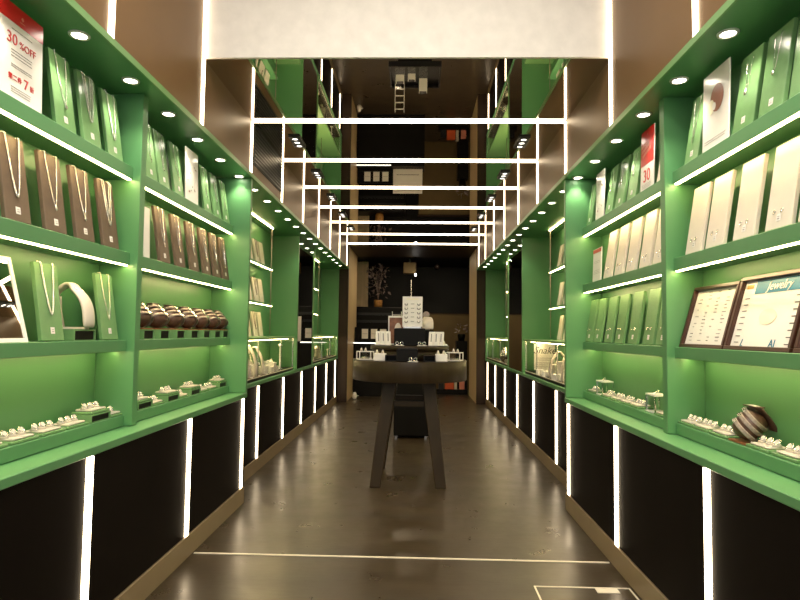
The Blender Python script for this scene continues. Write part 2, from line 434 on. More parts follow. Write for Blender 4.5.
def make_necklace(h,a,low,r,beads,m,pend=None,p=1.7,double=False):
    def mk():
        t=thing('necklace','-','necklace')
        b=MB()
        for path in ([chain_path(h,a,low,p)]+([chain_path(h,a*.55,low+.05,p)] if double else [])):
            if beads:
                for q in resample(path,r*2.05): b.sphere(q,r,0,6,4)
            b.tube(path,r*(.35 if beads else 1),5)
        b.build('chain',m,t,False)
        if pend:
            M=panel_matrix(); c=MB()
            if pend=='cross': c.box(-.002,.002,-.008,-.005,low-.030,low-.004,0,M); c.box(-.008,.008,-.008,-.005,low-.013,low-.009,0,M)
            elif pend=='drop': c.sphere((0,-.007,low-.010),.007,0,8,6,(1,.6,1.4),M)
            else: c.torus((0,0,0),.008,.002,0,12,5,M@Matrix.Translation((0,-.006,low-.010))@Matrix.Rotation(PI/2,4,'X'))
            c.build('pendant',m,t,False)
        return t
    return mk
def make_stud(z):
    def mk():
        t=thing('earring','-','earring'); M=panel_matrix(); b=MB()
        b.torus((0,0,0),.0055,.0016,0,12,5,M@Matrix.Translation((0,-.004,z))@Matrix.Rotation(PI/2,4,'X'))
        b.build('hoop',SILVER,t,False)
        MB().sphere((0,-.006,z-.008),.003,0,6,4,(1,1,1),M).build('stone',CHROME,t,False)
        return t
    return mk
OBASE=SH+.014       # where boards stand, behind the fascia plane
def on_shelf(s,y,z,o=OBASE): return (X(s,o),y,z)
BAYN={(-1,0):"left front bay",(-1,1):"left rear bay",(1,0):"right front bay",(1,1):"right rear bay"}
def board_row(s,bay,z,ys,kind,shelfname,w,h,m,neck,word,tagc=True):
    g='%s boards on the %s, %s'%(word,shelfname,BAYN[(s,bay)])
    for i,y in enumerate(ys):
        where='%s %s from the entrance, %s, %s'%(ORD[i],'%s',shelfname,BAYN[(s,bay)])
        place(('b',w,h,m.name,tagc),make_board(w,h,m,tagc),on_shelf(s,y,z+.001),RZ[s],where%(word+' display board'),g)
        if neck:
            key,mk=neck[i%len(neck)] if isinstance(neck,list) else neck
            if key is None: continue
            if key.startswith('stud'):
                for d in (-.02,.02):
                    p=on_shelf(s,y+d,z+.001)
                    place(key,mk,p,RZ[s],'small silver earring on the %s %s board from the entrance, %s, %s'%(ORD[i],word,shelfname,BAYN[(s,bay)]),'earrings on the %s board, %s, %s'%(ORD[i],shelfname,BAYN[(s,bay)]))
            else:
                place(key,mk,on_shelf(s,y,z+.001),RZ[s],where%'silver necklace','necklaces on the %s, %s'%(shelfname,BAYN[(s,bay)]))
HB=.298
nk_bead=('bead',make_necklace(HB,.034,.085,.0042,True,SILVER))
nk_chain=('chain',make_necklace(HB,.034,.10,.0030,True,SILVER,'drop'))
nk_fine=('fine',make_necklace(HB,.026,.115,.0018,False,SILVER,'cross'))
nk_ring=('ring',make_necklace(HB,.024,.105,.0016,False,SILVER,'hoop'))
nk_dbl=('dbl',make_necklace(HB,.036,.10,.0034,True,SILVER,None,1.7,True))
nk_thin=('thin',make_necklace(.275,.018,.15,.0012,False,SILVER,'drop'))
stud_lo=('stud',make_stud(.062)); stud_md=('studm',make_stud(.085))
# left, front bay
board_row(-1,0,ZT,[2.11,2.29,2.47],0,'top shelf',.125,HB,GREENL,[nk_chain,nk_dbl,nk_bead],'green')
board_row(-1,0,Z2,[1.875,2.08,2.27,2.465],0,'second shelf',.125,HB,BROWNL,[nk_bead,nk_chain,nk_chain,nk_dbl],'brown')
board_row(-1,0,Z3,[2.088,2.485],0,'third shelf',.130,.29,GREENL,[('beadb',make_necklace(.29,.036,.10,.0046,True,SILVER)),('chainb',make_necklace(.29,.034,.09,.0030,True,SILVER))],'green')
# left, rear bay
board_row(-1,1,ZT,[2.815,2.965,3.155],0,'top shelf before the picture card',.125,HB,GREENL,[nk_fine,nk_ring,nk_fine],'green')
board_row(-1,1,ZT,[3.60,3.785,3.96],0,'top shelf beyond the picture card',.125,HB,GREENL,[nk_ring,nk_fine,nk_ring],'green')
board_row(-1,1,Z2,[3.005,3.21,3.42,3.625,3.81,3.985],0,'second shelf',.125,HB,BROWNL,[nk_fine,nk_ring],'brown')
# right, front bay
board_row(1,0,ZT,[1.765,1.93,2.095],0,'top shelf before the picture card',.135,HB,GREENL,[nk_fine,nk_thin,nk_thin],'green')
board_row(1,0,ZT,[2.49],0,'top shelf beyond the picture card',.12,HB,GREENL,[nk_fine],'green')
board_row(1,0,Z2,[1.735,1.905,2.105,2.31,2.485],0,'second shelf',.136,HB,WHITEL,stud_lo,'white')
# right, rear bay
board_row(1,1,ZT,[3.185,3.38,3.56],0,'top shelf between the two posters',.135,HB,GREENL,[nk_thin],'green')
board_row(1,1,ZT,[3.965],0,'top shelf near the end panel',.12,HB,GREENL,[nk_fine],'green')
board_row(1,1,ZT,[2.80],0,'top shelf beside the divider',.09,HB,CREAM,[(None,None)],'cream')
board_row(1,1,Z2,[2.84,3.015,3.21,3.40,3.60],0,'second shelf',.134,HB,WHITEL,stud_lo,'white')
board_row(1,1,Z3,[2.815,2.98,3.195,3.405,3.60,3.81,3.99],0,'third shelf',.134,.29,GREENL,stud_md,'green')
# cards and posters ------------------------------------------------
def poster(s,y,z,w,h,label,deco,name='poster',o=OBASE,lean=math.radians(2)):
    t=thing(name,label,'poster',on_shelf(s,y,z+.001,o),RZ[s])
    M=panel_matrix(lean)
    MB().box(-w/2,w/2,0,.006,0,h,0,M).build('card',PAPER,t,False,bevel=.001)
    b=MB().box(-.012,.012,.007,.012,0,h*.5,0,M); b.build('easel_back',PAPER,t,False)
    deco(t,M,w,h)
    return t
def ink(t,name,fn,mats): b=MB(); fn(b); return b.build(name,mats,t,False)
def TM(M,x,z,y=-.0012): return M@Matrix.Translation((x,y,z))@Matrix.Rotation(PI/2,4,'X')
def lines(b,M,x0,x1,zs,h=.0016,m=0,jit=.3):
    rnd=random.Random(len(zs)*31+int(x0*1000))
    for z in zs:
        x=x0
        while x<x1-.004:
            w=rnd.uniform(.006,.016); b.box(x,min(x+w,x1),-.0012,-.0004,z,z+h,m,M); x+=w+.003
def deco_sale(t,M,w,h):
    ink(t,'red_band',lambda b:b.box(-w/2,w/2,-.0009,-.0003,h-.062,h,0,M),RED)
    ink(t,'emblem',lambda b:(b.prism([(-.007,.0),(0,-.008),(.007,0),(0,.008)],.0006,0,TM(M,.0,h-.032)),b.box(-.012,.012,-.0016,-.001,h-.047,h-.044,0,M)),PINK)
    def tx(b):
        text_mb('30',.052,0,TM(M,-.048,h-.135),mb=b); text_mb('%OFF',.034,0,TM(M,.028,h-.135),mb=b)
        pass
    ink(t,'offer_lettering',tx,REDT)
    def tx2(b):
        text_mb('\u7b2c\u4e8c\u4ef6',.022,0,TM(M,-.032,.065),mb=b); text_mb('7',.048,0,TM(M,.022,.055),mb=b); text_mb('\u6298',.022,0,TM(M,.052,.06),mb=b)
    ink(t,'second_offer_lettering',tx2,REDT)
    def sm(b): lines(b,M,-.05,.05,[h-.085,h-.155,h-.165,h-.175,.115,.108,.04,.032,.024])
    ink(t,'small_print',sm,GREYT)
poster(-1,1.855,ZT,.215,.318,'white sale poster with red band, top shelf of the left front bay',deco_sale)
def deco_red(t,M,w,h):
    ink(t,'red_band',lambda b:b.box(-w/2,w/2,-.0009,-.0003,h*.42,h,0,M),RED)
    def wv(b):
        Z=M@Matrix.Translation((0,-.0016,h*.60))@Matrix.Rotation(math.radians(-14),4,'Y')
        for r in range(3):
            x=-w*.36
            for k in range(6-r):
                b.box(x,x+w*.09,0,.0005,r*.026,r*.026+.017,0,Z); x+=w*.115
        b.prism([(-.006,0),(0,-.007),(.006,0),(0,.007)],.0005,0,TM(M,0,h-.028))
    ink(t,'white_print',wv,PINK)
    def tx(b): text_mb('30',.092,0,TM(M,0,.045),mb=b)
    ink(t,'offer_lettering',tx,REDT)
    ink(t,'small_print',lambda b:lines(b,M,-w*.35,w*.35,[.014,.022,.03]),GREYT)
poster(1,2.965,ZT,.165,.318,'red and white sale poster beside the divider, right rear bay top shelf',deco_red)
def deco_portrait(t,M,w,h):
    def pic(b):
        b.prism([(.05*math.cos(a)*1.0,.055*math.sin(a)) for a in [i*2*PI/20 for i in range(20)]],.0006,0,TM(M,.012,h*.62))
        b.prism([(.022*math.cos(a),.03*math.sin(a)) for a in [i*2*PI/14 for i in range(14)]],.0009,1,TM(M,-.03,h*.54))
        b.prism([(.014*math.cos(a),.016*math.sin(a)) for a in [i*2*PI/12 for i in range(12)]],.0010,2,TM(M,-.008,h*.53))
    ink(t,'printed_picture',pic,[BROWNP,YELLOW,WHITE])
    ink(t,'small_print',lambda b:lines(b,M,-w*.4,w*.4,[.03,.04]),GREYT)
poster(1,2.285,ZT,.20,.318,'white picture card with a brown portrait print, right front bay top shelf',deco_portrait,'picture_card')
def deco_dots(t,M,w,h):
    def dd(b):
        rnd=random.Random(4)
        for k in range(12): b.prism([(.005*math.cos(a),.005*math.sin(a)) for a in [i*2*PI/8 for i in range(8)]],.0006,k%2,TM(M,rnd.uniform(-w*.38,w*.38),rnd.uniform(h*.12,h*.8)))
    ink(t,'printed_picture',dd,[BROWNP,GREYT])
poster(-1,3.33,ZT,.19,.31,'white picture card between green boards, left rear bay top shelf',deco_dots,'picture_card')
poster(1,3.73,ZT,.17,.31,'plain white picture card next to the last green board, right rear bay top shelf',deco_dots,'picture_card')
def deco_tiny(t,M,w,h):
    ink(t,'red_band',lambda b:b.box(-w/2,w/2,-.0009,-.0003,h-.028,h-.004,0,M),RED)
    ink(t,'small_print',lambda b:lines(b,M,-w*.35,w*.35,[.05,.06,.07,.12,.13]),GREYT)
poster(1,3.80,Z2,.17,.215,'small white card with red heading beyond white boards, right rear bay second shelf',deco_tiny,'sign_card')
# white upright card at the edge of left rear bay's second shelf
poster(-1,2.79,Z2,.06,.25,'narrow plain white card beside the divider, left rear bay second shelf',lambda t,M,w,h:None,'sign_card')

# standing mirror ---------------------------------------------------
t=thing('table_mirror','white framed standing mirror on the third shelf, left front bay','mirror',on_shelf(-1,1.79,Z3+.001),RZ[-1])
M=panel_matrix(math.radians(15)); w,h=.32,.30
b=MB(); b.box(-w/2,w/2,0,.012,0,.014,0,M); b.box(-w/2,w/2,0,.012,h-.014,h,0,M); b.box(-w/2,-w/2+.014,0,.012,.014,h-.014,0,M); b.box(w/2-.014,w/2,0,.012,.014,h-.014,0,M)
b.build('frame',WHITE,t,False)
MB().box(-w/2+.0145,w/2-.0145,.003,.009,.0145,h-.0145,0,M).build('mirror_pane',MIRROR,t,False)
MB().box(-.02,.02,.013,.018,0,h*.45,0,M).build('easel_back',WHITE,t,False)

# neck bust ---------------------------------------------------------
def shell(pts,wid,th=.006):
    """curved sheet: pts in (x,z) side profile, wid(i) half width across y"""
    n=len(pts); b=MB(); vs=[]; K=8
    for i,(x,z) in enumerate(pts):
        for k in range(K+1):
            q=-1+2*k/K; vs.append((x-abs(q)**2*.012,q*wid(i/(n-1)),z))
    fs=[(i*(K+1)+k,i*(K+1)+k+1,(i+1)*(K+1)+k+1,(i+1)*(K+1)+k) for i in range(n-1) for k in range(K)]
    b.add(vs,fs,0,True)
    return b
def make_bust(h=.16):
    def mk():
        t=thing('neck_bust','-','necklace bust')
        prof=[(-.055,h*.74),(-.05,h*.86),(-.032,h*.90),(-.022,h*.98),(-.004,h),(.004,h*.95),(.008,h*.88),(.026,h*.80),(.045,h*.66),(.056,h*.5),(.062,h*.3),(.064,.004)]
        wid=lambda q:.030+.018*min(1,max(0,(q-.3)/.4)) if q>.3 else .030-.004*q
        o=shell(prof,wid).build('body',WHITEL,t,False); sd=o.modifiers.new('thick','SOLIDIFY'); sd.thickness=.014; sd.offset=-1; sb=o.modifiers.new('smooth','SUBSURF'); sb.levels=1; sb.render_levels=1
        MB().box(-.04,.055,-.02,.02,0,.008).build('foot',WHITEL,t,False)
        MB().tube([(-.052,0,h*.74),(-.048,0,h*.4),(-.035,0,.008)],.006,6).build('strut',WHITEL,t,False)
        return t
    return mk
def make_riser(w,d,h,name='display_riser',m=None):
    def mk():
        t=thing(name,'-','display riser'); th=.006
        b=MB(); b.box(-w/2,w/2,-d/2,d/2,h-th,h); b.box(-w/2,-w/2+th,-d/2,d/2,0,h-th); b.box(w/2-th,w/2,-d/2,d/2,0,h-th); b.box(-w/2+th,w/2-th,-d/2,d/2,0,th*.6)
        b.build('box_shell',m or GREENL,t,False)
        MB().box(-w/2+th+.0003,w/2-th-.0003,-d/2+.006,d/2,th*.6+.0003,h-th-.0003).build('opening_fill',BLACK if m is None else m,t,False)  # black block in green risers stands in for shade inside the opening
        return t
    return mk
place('riserb',make_riser(.15,.10,.045),on_shelf(-1,2.29,Z3+.001,SH+.065),RZ[-1],'green open box riser under the white neck bust, left front bay third shelf')
bu=place('bust',make_bust(.175),on_shelf(-1,2.285,Z3+.047,SH+.065),RZ[-1]-1.40,'white neck bust with pendant necklace on a green riser, left front bay')
t=thing('necklace','fine silver necklace worn by the white neck bust, left front bay','necklace',on_shelf(-1,2.285,Z3+.047,SH+.065),RZ[-1]-1.40)
b=MB(); pth=[]
for i in range(25):
    q=-1+2*i/24; xx=.066-.05*abs(q)**1.3-.004; zz=.09+.075*abs(q)**1.2; pth.append((xx+.002,q*.036,zz))
b.tube(pth,.0022,5); b.build('chain',SILVER,t,False)
MB().sphere((.064,0,.082),.006,0,8,6).build('pendant',SILVER,t,False)

# bracelet cushions ------------------------------------------------
CT=math.radians(42)                       # the roll leans back by this much
def roll_matrix(k): return Matrix.Translation((0,-.034*k,.030*k))@Matrix.Rotation(-CT,4,'X')
def make_cushion(k=1.):
    def mk():
        t=thing('bracelet_cushion','-','bracelet cushion')
        M=roll_matrix(k)
        MB().lathe([(.0001,-.006*k),(.026*k,-.004*k),(.040*k,.010*k),(.046*k,.034*k),(.046*k,.066*k),(.040*k,.086*k),(.026*k,.096*k),(.0001,.099*k)],20,0,M@Matrix.Scale(1.2,4,(1,0,0))).build('pillow',BROWNC,t,False)
        MB().box(-.058*k,.058*k,-.050*k,.040*k,0,.006*k).build('stand_base',TANL,t,False)
        vs=[];fs=[]; N=9
        for j in range(N):
            a=-.15+1.75*j/(N-1); yy=.000+.058*k*math.cos(a)-.004*k; zz=.010*k+.122*k*j/(N-1)
            vs+=[(-.046*k,yy,zz),(.046*k,yy,zz),(.046*k,yy+.006*k,zz+.001),(-.046*k,yy+.006*k,zz+.001)]
        for j in range(N-1):
            for e in range(4): fs.append((j*4+e,j*4+(e+1)%4,(j+1)*4+(e+1)%4,(j+1)*4+e))
        fs+=[(3,2,1,0),tuple((N-1)*4+q for q in range(4))]
        vs=[(x,y+.022*k,z) for x,y,z in vs]
        b=MB(); b.add(vs,fs,0,True); b.build('back_rest',BROWNC,t,False)
        b=MB(); b.box(-.046*k,.046*k,.000,.030*k,.133*k,.137*k); b.build('top_plate',BROWNC,t,False)
        MB().box(-.022*k,.022*k,.002,.026*k,.1372*k,.1385*k).build('price_tag',PAPER,t,False)
        return t
    return mk
def make_bracelet(k,x):
    def mk():
        t=thing('bracelet','-','bracelet'); b=MB(); n=24
        zc=(.048+x*.95)*k; R=.0475*k
        T=roll_matrix(k)@Matrix.Translation((0,0,zc))@Matrix.Rotation(.40,4,'Y')@Matrix.Scale(1.2,4,(1,0,0))
        vs=[];fs=[];hw=.0085*k
        for i in range(n):
            a=2*PI*i/n
            for (dx,rr) in ((-hw,R),(-hw*.6,R+.004*k),(hw*.6,R+.004*k),(hw,R)): vs.append((rr*math.cos(a),rr*math.sin(a),dx))
        for i in range(n):
            i2=(i+1)%n
            for e in range(4): fs.append((i*4+e,i2*4+e,i2*4+(e+1)%4,i*4+(e+1)%4))
        b.add(vs,fs,0,False,T); b.build('band',STEELB,t,False)
        MB().box(-.010*k,.010*k,-R-.0065*k,-R-.0042*k,-hw*.8,hw*.8,0,T).build('clasp',SILVER,t,False)
        return t
    return mk
for i,y in enumerate([2.83,3.015,3.22,3.425,3.625,3.825,4.0]):
    yy=min(y,3.985)
    place('risers',make_riser(.115,.11,.048),on_shelf(-1,yy,Z3+.001,SH+.062),RZ[-1],'%s green open box riser from the entrance under bracelet cushions, left rear bay'%ORD[i],'risers under the bracelet cushions')
    place('cush',make_cushion(1.),on_shelf(-1,yy,Z3+.050,SH+.064),RZ[-1],'%s brown leather bracelet cushion from the entrance, left rear bay third shelf'%ORD[i],'bracelet cushions on the third shelf')
    for x in (-.026,.004,.032):
        place(('br',1.,x),make_bracelet(1.,x),on_shelf(-1,yy,Z3+.050,SH+.064),RZ[-1],'woven grey metal bracelet on the %s brown cushion from the entrance, left rear bay'%ORD[i],'bracelets on the %s cushion'%ORD[i])

# ring trays --------------------------------------------------------
def make_tray(w=.15,d=.085,n=3):
    def mk():
        t=thing('ring_tray','-','ring tray')
        MB().box(-w/2,w/2,-d/2,d/2,0,.010).build('tray_base',GREENL,t,False,bevel=.002)
        b=MB(); b.box(-w*.40,w*.40,-d*.40,d*.42,.0105,.018); b.build('pad',WHITEL,t,False,bevel=.003)
        for i in range(n):
            x=(-.30+.6*i/(max(1,n-1)))*w
            b=MB().lathe([(.016,0),(.012,.007),(.008,.014),(.006,.020),(.002,.023)],10,0,Matrix.Translation((x,.005,.0185))); b.build('ring_cone',WHITEL,t,False)
        return t
    return mk
def make_ring():
    t=thing('ring','-','ring'); b=MB(); T=Matrix.Rotation(.7,4,'X')
    b.torus((0,0,0),.0125,.0022,0,14,6,T); b.build('band',SILVER,t,False)
    MB().sphere((0,-.012,-.006),.004,0,6,4).build('stone',CHROME,t,False)
    return t
def tray_row(s,bay,ys,raised=(),ws=None,start=0,big=.15,flat=None):
    for i,y in enumerate(ys):
        z=ZP+.001; oc=SH+.052
        desc='%s ring tray from the entrance, %s'%(ORD[i+start],BAYN[(s,bay)])
        if i in raised:
            z0=z
            place('riserr',make_riser(.15,.09,.034),(X(s,oc),y,z0),RZ[s],'green open box riser under the %s'%desc,'risers under ring trays'); z=z0+.035
        if i in (flat or ()): oc+=.035
        place(('tray',big),make_tray(big),(X(s,oc),y,z),RZ[s],'green tray with white ring cones, %s'%desc,'ring trays on the plinths')
        for k in range(3):
            x=(-.30+.6*k/2)*big
            v=Matrix.Rotation(RZ[s],4,'Z')@Vector((x,.005,0))
            place('finger_ring',make_ring,(X(s,oc)+v.x,y+v.y,z+.0185+.014),RZ[s],'silver ring on the %s'%desc,'rings on the %s'%desc)
tray_row(-1,0,[1.80,1.955,2.11,2.265,2.42,2.58],raised=(4,),big=.14)
tray_row(-1,1,[2.82,2.98,3.15,3.31,3.47,3.63,3.80,3.96],raised=(0,2,4,7),big=.14)
tray_row(1,0,[1.75,1.895,2.04,2.30,2.445,2.585-.01],big=.13)
tray_row(1,1,[3.18,3.33,3.49,3.655,3.955],big=.14)
# right front bay: large cushion between trays
place('cushbig',make_cushion(.98),(X(1,SH+.062),2.168,ZP+.001),RZ[1],'large brown bracelet cushion on tan base among ring trays, right front bay')
for x in (-.026,.004,.032):
    place(('br',.98,x),make_bracelet(.98,x),(X(1,SH+.062),2.168,ZP+.001),RZ[1],'woven grey metal bracelet around the large cushion, right front bay','bracelets on the large cushion')
# glass display cubes, right rear bay
def make_cube():
    t=thing('display_cube','-','display cube'); w=.055
    b=MB()
    for x in (-w,w):
        for y in (-w*.6,w*.6): b.box(x-.003,x+.003,y-.003,y+.003,.0065,.084)
    b.build('cube_frame',CHROME,t,False)
    MB().box(-w-.004,w+.004,-w*.6-.004,w*.6+.004,.0845,.092).build('cube_top',WHITE,t,False)
    MB().box(-w-.004,w+.004,-w*.6-.004,w*.6+.004,0,.006).build('cube_base',WHITE,t,False)
    MB().box(-w+.004,w-.004,-w*.6+.001,-w*.6+.003,.0065,.084).build('pane',GLASS,t,False)
    return t
for i,y in enumerate([2.98,3.80]):
    place('cube',make_cube,(X(1,SH+.062),y,ZP+.001),RZ[1],'%s clear display cube with white lid, right rear bay plinth'%('nearer' if i==0 else 'farther'),'display cubes')
    place('cone',lambda:make_coneset(),(X(1,SH+.062),y,ZP+.094),RZ[1],'white ring cone on top of the %s display cube, right rear bay'%('nearer' if i==0 else 'farther'))  if False else None
    place('finger_ring',make_ring,(X(1,SH+.062),y,ZP+.094+.010),RZ[1],'silver ring lying on the lid of the %s display cube'%('nearer' if i==0 else 'farther'))
place(('tray',.14),make_tray(.14),(X(1,SH+.052),2.83,ZP+.001),RZ[1],'green tray with white ring cones beside the divider, right rear bay','ring trays on the plinths')

# mahogany trays with printed cards, right front bay third shelf ------
def mahog(y,w,h,label,deco):
    t=thing('framed_card_tray',label,'framed card',on_shelf(1,y,Z3+.001,SH+.012),RZ[1])
    M=panel_matrix(math.radians(16)); e=.016; d=.026
    b=MB(); b.box(-w/2,w/2,0,d,0,e,0,M); b.box(-w/2,w/2,0,d,h-e,h,0,M); b.box(-w/2,-w/2+e,0,d,e,h-e,0,M); b.box(w/2-e,w/2,0,d,e,h-e,0,M)
    b.build('frame',MAHOG,t,False,bevel=.002)
    MB().box(-w/2+e,w/2-e,.016,.020,e,h-e,0,M).build('card',PAPER,t,False)
    deco(t,M@Matrix.Translation((0,.0155,0)),w-2*e,h)
def deco_list(t,M,w,h):
    def ll(b):
        rnd=random.Random(9)
        for r in range(15):
            z=h*.90-r*.0152
            for c in range(4):
                if rnd.random()<.25 or (r<2 and c<1): continue
                x=-w*.42+c*w*.22+rnd.uniform(0,.01); b.box(x,x+rnd.uniform(.012,.03),-.0012,-.0004,z,z+.0025,rnd.choice([0,0,0,1]),M)
    ink(t,'small_print',ll,[GREYT,BLKT])
def deco_jewel(t,M,w,h):
    ink(t,'heading_band',lambda b:b.box(-w*.30,w*.49,-.0009,-.0003,h-.068,h-.018,0,M),TEAL)
    ink(t,'heading_lettering',lambda b:text_mb('Jewelry',.046,0,TM(M,w*.09,h-.058,-.0018),shear=.3,mb=b),WHITE)
    ink(t,'ochre_mark',lambda b:b.box(-w*.46,-w*.34,-.0009,-.0003,h-.045,h-.030,0,M),GOLDP)
    def ll(b):
        for k in range(8):
            z=h-.085-k*.024
            b.box(-w*.44,-w*.36,-.0012,-.0004,z,z+.0025,0,M); b.box(w*.38,w*.46,-.0012,-.0004,z-.004,z-.001,0,M)
    ink(t,'small_print',ll,BLKT)
    ink(t,'yellow_patch',lambda b:b.prism([(.05*math.cos(a),.03*math.sin(a)) for a in [i*2*PI/16 for i in range(16)]],.0004,0,TM(M,.01,h*.45)),YELLOW)
    ink(t,'bottom_lettering',lambda b:(text_mb('L',.04,0,TM(M,-w*.30,.018),shear=.3,mb=b),text_mb('AI',.04,0,TM(M,w*.2,.018),mb=b)),TEAL)
mahog(2.442,.365,.275,'mahogany framed white price list beside the divider, right front bay third shelf',deco_list)
mahog(2.055,.395,.285,'mahogany framed card with teal heading, right front bay third shelf',deco_jewel)
mahog(1.655,.375,.285,'mahogany framed white card at the entrance end, right front bay third shelf',deco_list)

def slab(name,label,cat,x,y,z,w,d,h,m,bev=.003,rz=0,part='block',extra=None):
    t=thing(name,label,cat,(x,y,z),rz)
    MB().box(-w/2,w/2,-d/2,d/2,0,h).build(part,m,t,False,bevel=bev)
    if extra: extra(t)
    return t
# ------------------------------------------------------------------ niche contents
for s in (-1,1):
    ys=[5.28,5.47,5.70,5.90] if s<0 else [5.66,5.90]
    for zi,z in ((0,1.865),(1,1.485),(2,1.145)):
        for i,y in enumerate(ys):
            place(('b',.14,.25,'c'),make_board(.14,.25,CREAM,False),(X(s,NB[s]-.075),y,z+.001),RZ[s],'%s cream leaning board from the entrance on the %s niche shelf, %s wall'%(ORD[i],('top','middle','lowest')[zi],SW[s]),'cream boards in the %s niche'%SW[s])
            if i%2==0: place('nf',make_necklace(.25,.028,.09,.0022,False,BROWNL,'drop'),(X(s,NB[s]-.075),y,z+.001),RZ[s],'dark pendant necklace on the %s cream board, %s niche shelf, %s wall'%(ORD[i],('top','middle','lowest')[zi],SW[s]))
def make_tbar(h=.11):
    def mk():
        t=thing('bracelet_stand','-','bracelet stand')
        MB().lathe([(.028,0),(.028,.006),(.008,.010),(.006,h-.012)],14).build('post',WHITE,t,False)
        M=Matrix.Translation((-.05,0,h))@Matrix.Rotation(PI/2,4,'Y')
        MB().lathe([(.005,0),(.012,.004),(.012,.096),(.005,.1)],12,0,M).build('crossbar',WHITE,t,False)
        return t
    return mk
for s in (-1,1):
    oc=FARW[s]+.085; zb=.804
    if s<0:
        for i,(y,hh) in enumerate(((4.75,.26),(4.97,.27),(5.20,.25))):
            place(('bustw',hh),make_bust(hh),(X(s,oc+.0),y,zb),.2,'%s white necklace bust from the entrance in the glass showcase, left niche'%ORD[i],'busts in the left showcase')
        for i,y in enumerate((4.62,4.86,5.09,5.34,5.48)):
            place(('tb',.11),make_tbar(.11),(X(s,oc-.045),y,zb),RZ[s]+.5,'%s white bracelet stand from the entrance in the glass showcase, left niche'%ORD[i],'bracelet stands in the left showcase')
        for i,(y,hh) in enumerate(((4.69,.10),(4.93,.14),(5.16,.10),(5.40,.07),(5.70,.09))):
            t=slab('white_riser','%s white block with ring cones from the entrance in the glass showcase, left niche'%ORD[i],'display riser',X(s,oc+.035 if i<3 else oc-.01),y,zb,.09,.10,hh,WHITE)
            for q in (-.03,.025): MB().lathe([(.016,0),(.011,.014),(.004,.035)],10,0,Matrix.Translation((0,q,hh+.0005))).build('ring_cone',WHITEL,t,False)
        place(('tb2',.25),make_tbar(.25),(X(s,oc),6.12,zb),RZ[s],'tall white bracelet stand at the far end of left niche showcase')
        for i,y in enumerate((5.62,5.80)):
            place('boxw',make_riser(.08,.07,.05,m=WHITE),(X(s,oc-.02),y,zb),RZ[s],'%s small white box in the glass showcase, left niche'%ORD[i],'white boxes in the left showcase')
        place('boxw',make_riser(.08,.07,.05,m=WHITE),(X(s,oc),7.95,zb),RZ[s],'small white box in the rear showcase, left wall')
        place(('bustw',.18),make_bust(.18),(X(s,oc+.02),8.5,zb),RZ[s],'white necklace bust in the rear showcase, left wall')
        place(('tb',.11),make_tbar(.11),(X(s,oc),9.4,zb),RZ[s],'white bracelet stand in the rear showcase, left wall')
    else:
        t=thing('shop_sign_card','white card with dark script lettering inside the glass showcase, right niche','sign',(1.325,6.05,zb))
        MB().box(-.108,.108,0,.006,.03,.30).build('card',PAPER,t,False)
        MB().box(-.08,.08,-.01,.03,0,.029).build('card_foot',WHITE,t,False)
        text_mb('Snake',.098,0,Matrix.Translation((0,-.002,.20))@Matrix.Rotation(PI/2,4,'X'),shear=.35).build('sign_lettering',BLKT,t,False)
        MM=Matrix.Translation((0,-.0005,0)); b=MB()
        lines(b,MM,-.09,.09,[.06,.08,.10,.13,.15],.006); b.build('small_print',GREYT,t,False)
        for i,y in enumerate((5.06,5.15,5.55,5.80)):
            place('boxw',make_riser(.08,.07,.05,m=WHITE),(X(s,oc-.045),y,zb),RZ[s],'%s small white box from the entrance in the glass showcase, right niche'%ORD[i],'white boxes in the right showcase')
        for i,(y,hh) in enumerate(((4.62,.26),(4.86,.25),(5.30,.24))):
            place(('bustw',hh),make_bust(hh),(X(s,oc+.0),y,zb),PI-.2,'%s white necklace bust from the entrance in the glass showcase, right niche'%ORD[i],'busts in the right showcase')
        for i,(y,hh) in enumerate(((4.74,.14),(5.00,.10),(5.18,.16),(5.44,.12))):
            t=slab('white_riser','%s white block with ring cones from the entrance in the glass showcase, right niche'%ORD[i],'display riser',X(s,oc+.035),y,zb,.09,.10,hh,WHITE)
            for q in (-.03,.025): MB().lathe([(.016,0),(.011,.014),(.004,.035)],10,0,Matrix.Translation((0,q,hh+.0005))).build('ring_cone',WHITEL,t,False)
        t=thing('glass_vase','round glass vase in the rear showcase, right wall','vase',(X(s,oc),8.35,zb))
        MB().lathe([(.04,0),(.075,.05),(.085,.1),(.06,.16),(.035,.19),(.04,.205)],20,0,Matrix.Translation((X(s,oc),8.35,zb))).build('vessel',SILVER,t)
        place('boxw',make_riser(.08,.07,.05,m=WHITE),(X(s,oc-.02),8.0,zb),RZ[s],'small white box in the rear showcase, right wall')

# ------------------------------------------------------------------ central table
TX,TY,TR,TZ,TB=-.054,4.90,.477,.978,.815
t=thing('display_table','round bronze brown wooden display table with splayed legs in the aisle','table',(TX,TY,0))
T=Matrix.Translation((TX,TY,0))
MB().lathe([(TR-.004,TB),(TR,TB+.004),(TR,TZ-.005),(TR-.004,TZ)],72,0,T).build('tabletop',WOODT,t)
for sx in (-1,1):
    for sy in (-1,1):
        p0=Vector((TX+sx*.255,TY+sy*.315,0)); p1=Vector((TX+sx*.155,TY+sy*.20,TB-.001))
        u=Vector((1,0,0)); w_=Vector((0,1,0)); vs=[]
        for p,r in ((p0,.042),(p1,.056)):
            for a,bb in ((-1,-1),(1,-1),(1,1),(-1,1)): vs.append(p+u*r*a+w_*r*.8*bb)
        MB().add(vs,[(3,2,1,0),(4,5,6,7)]+[(k,(k+1)%4,4+(k+1)%4,4+k) for k in range(4)]).build('leg',WOODT,t,bevel=.006,seg=2)
for sy in (-1,1):
    yy=TY+sy*.225; MB().box(TX-.122,TX+.122,yy-.015,yy+.015,.615,.655).build('stretcher',WOODT,t)
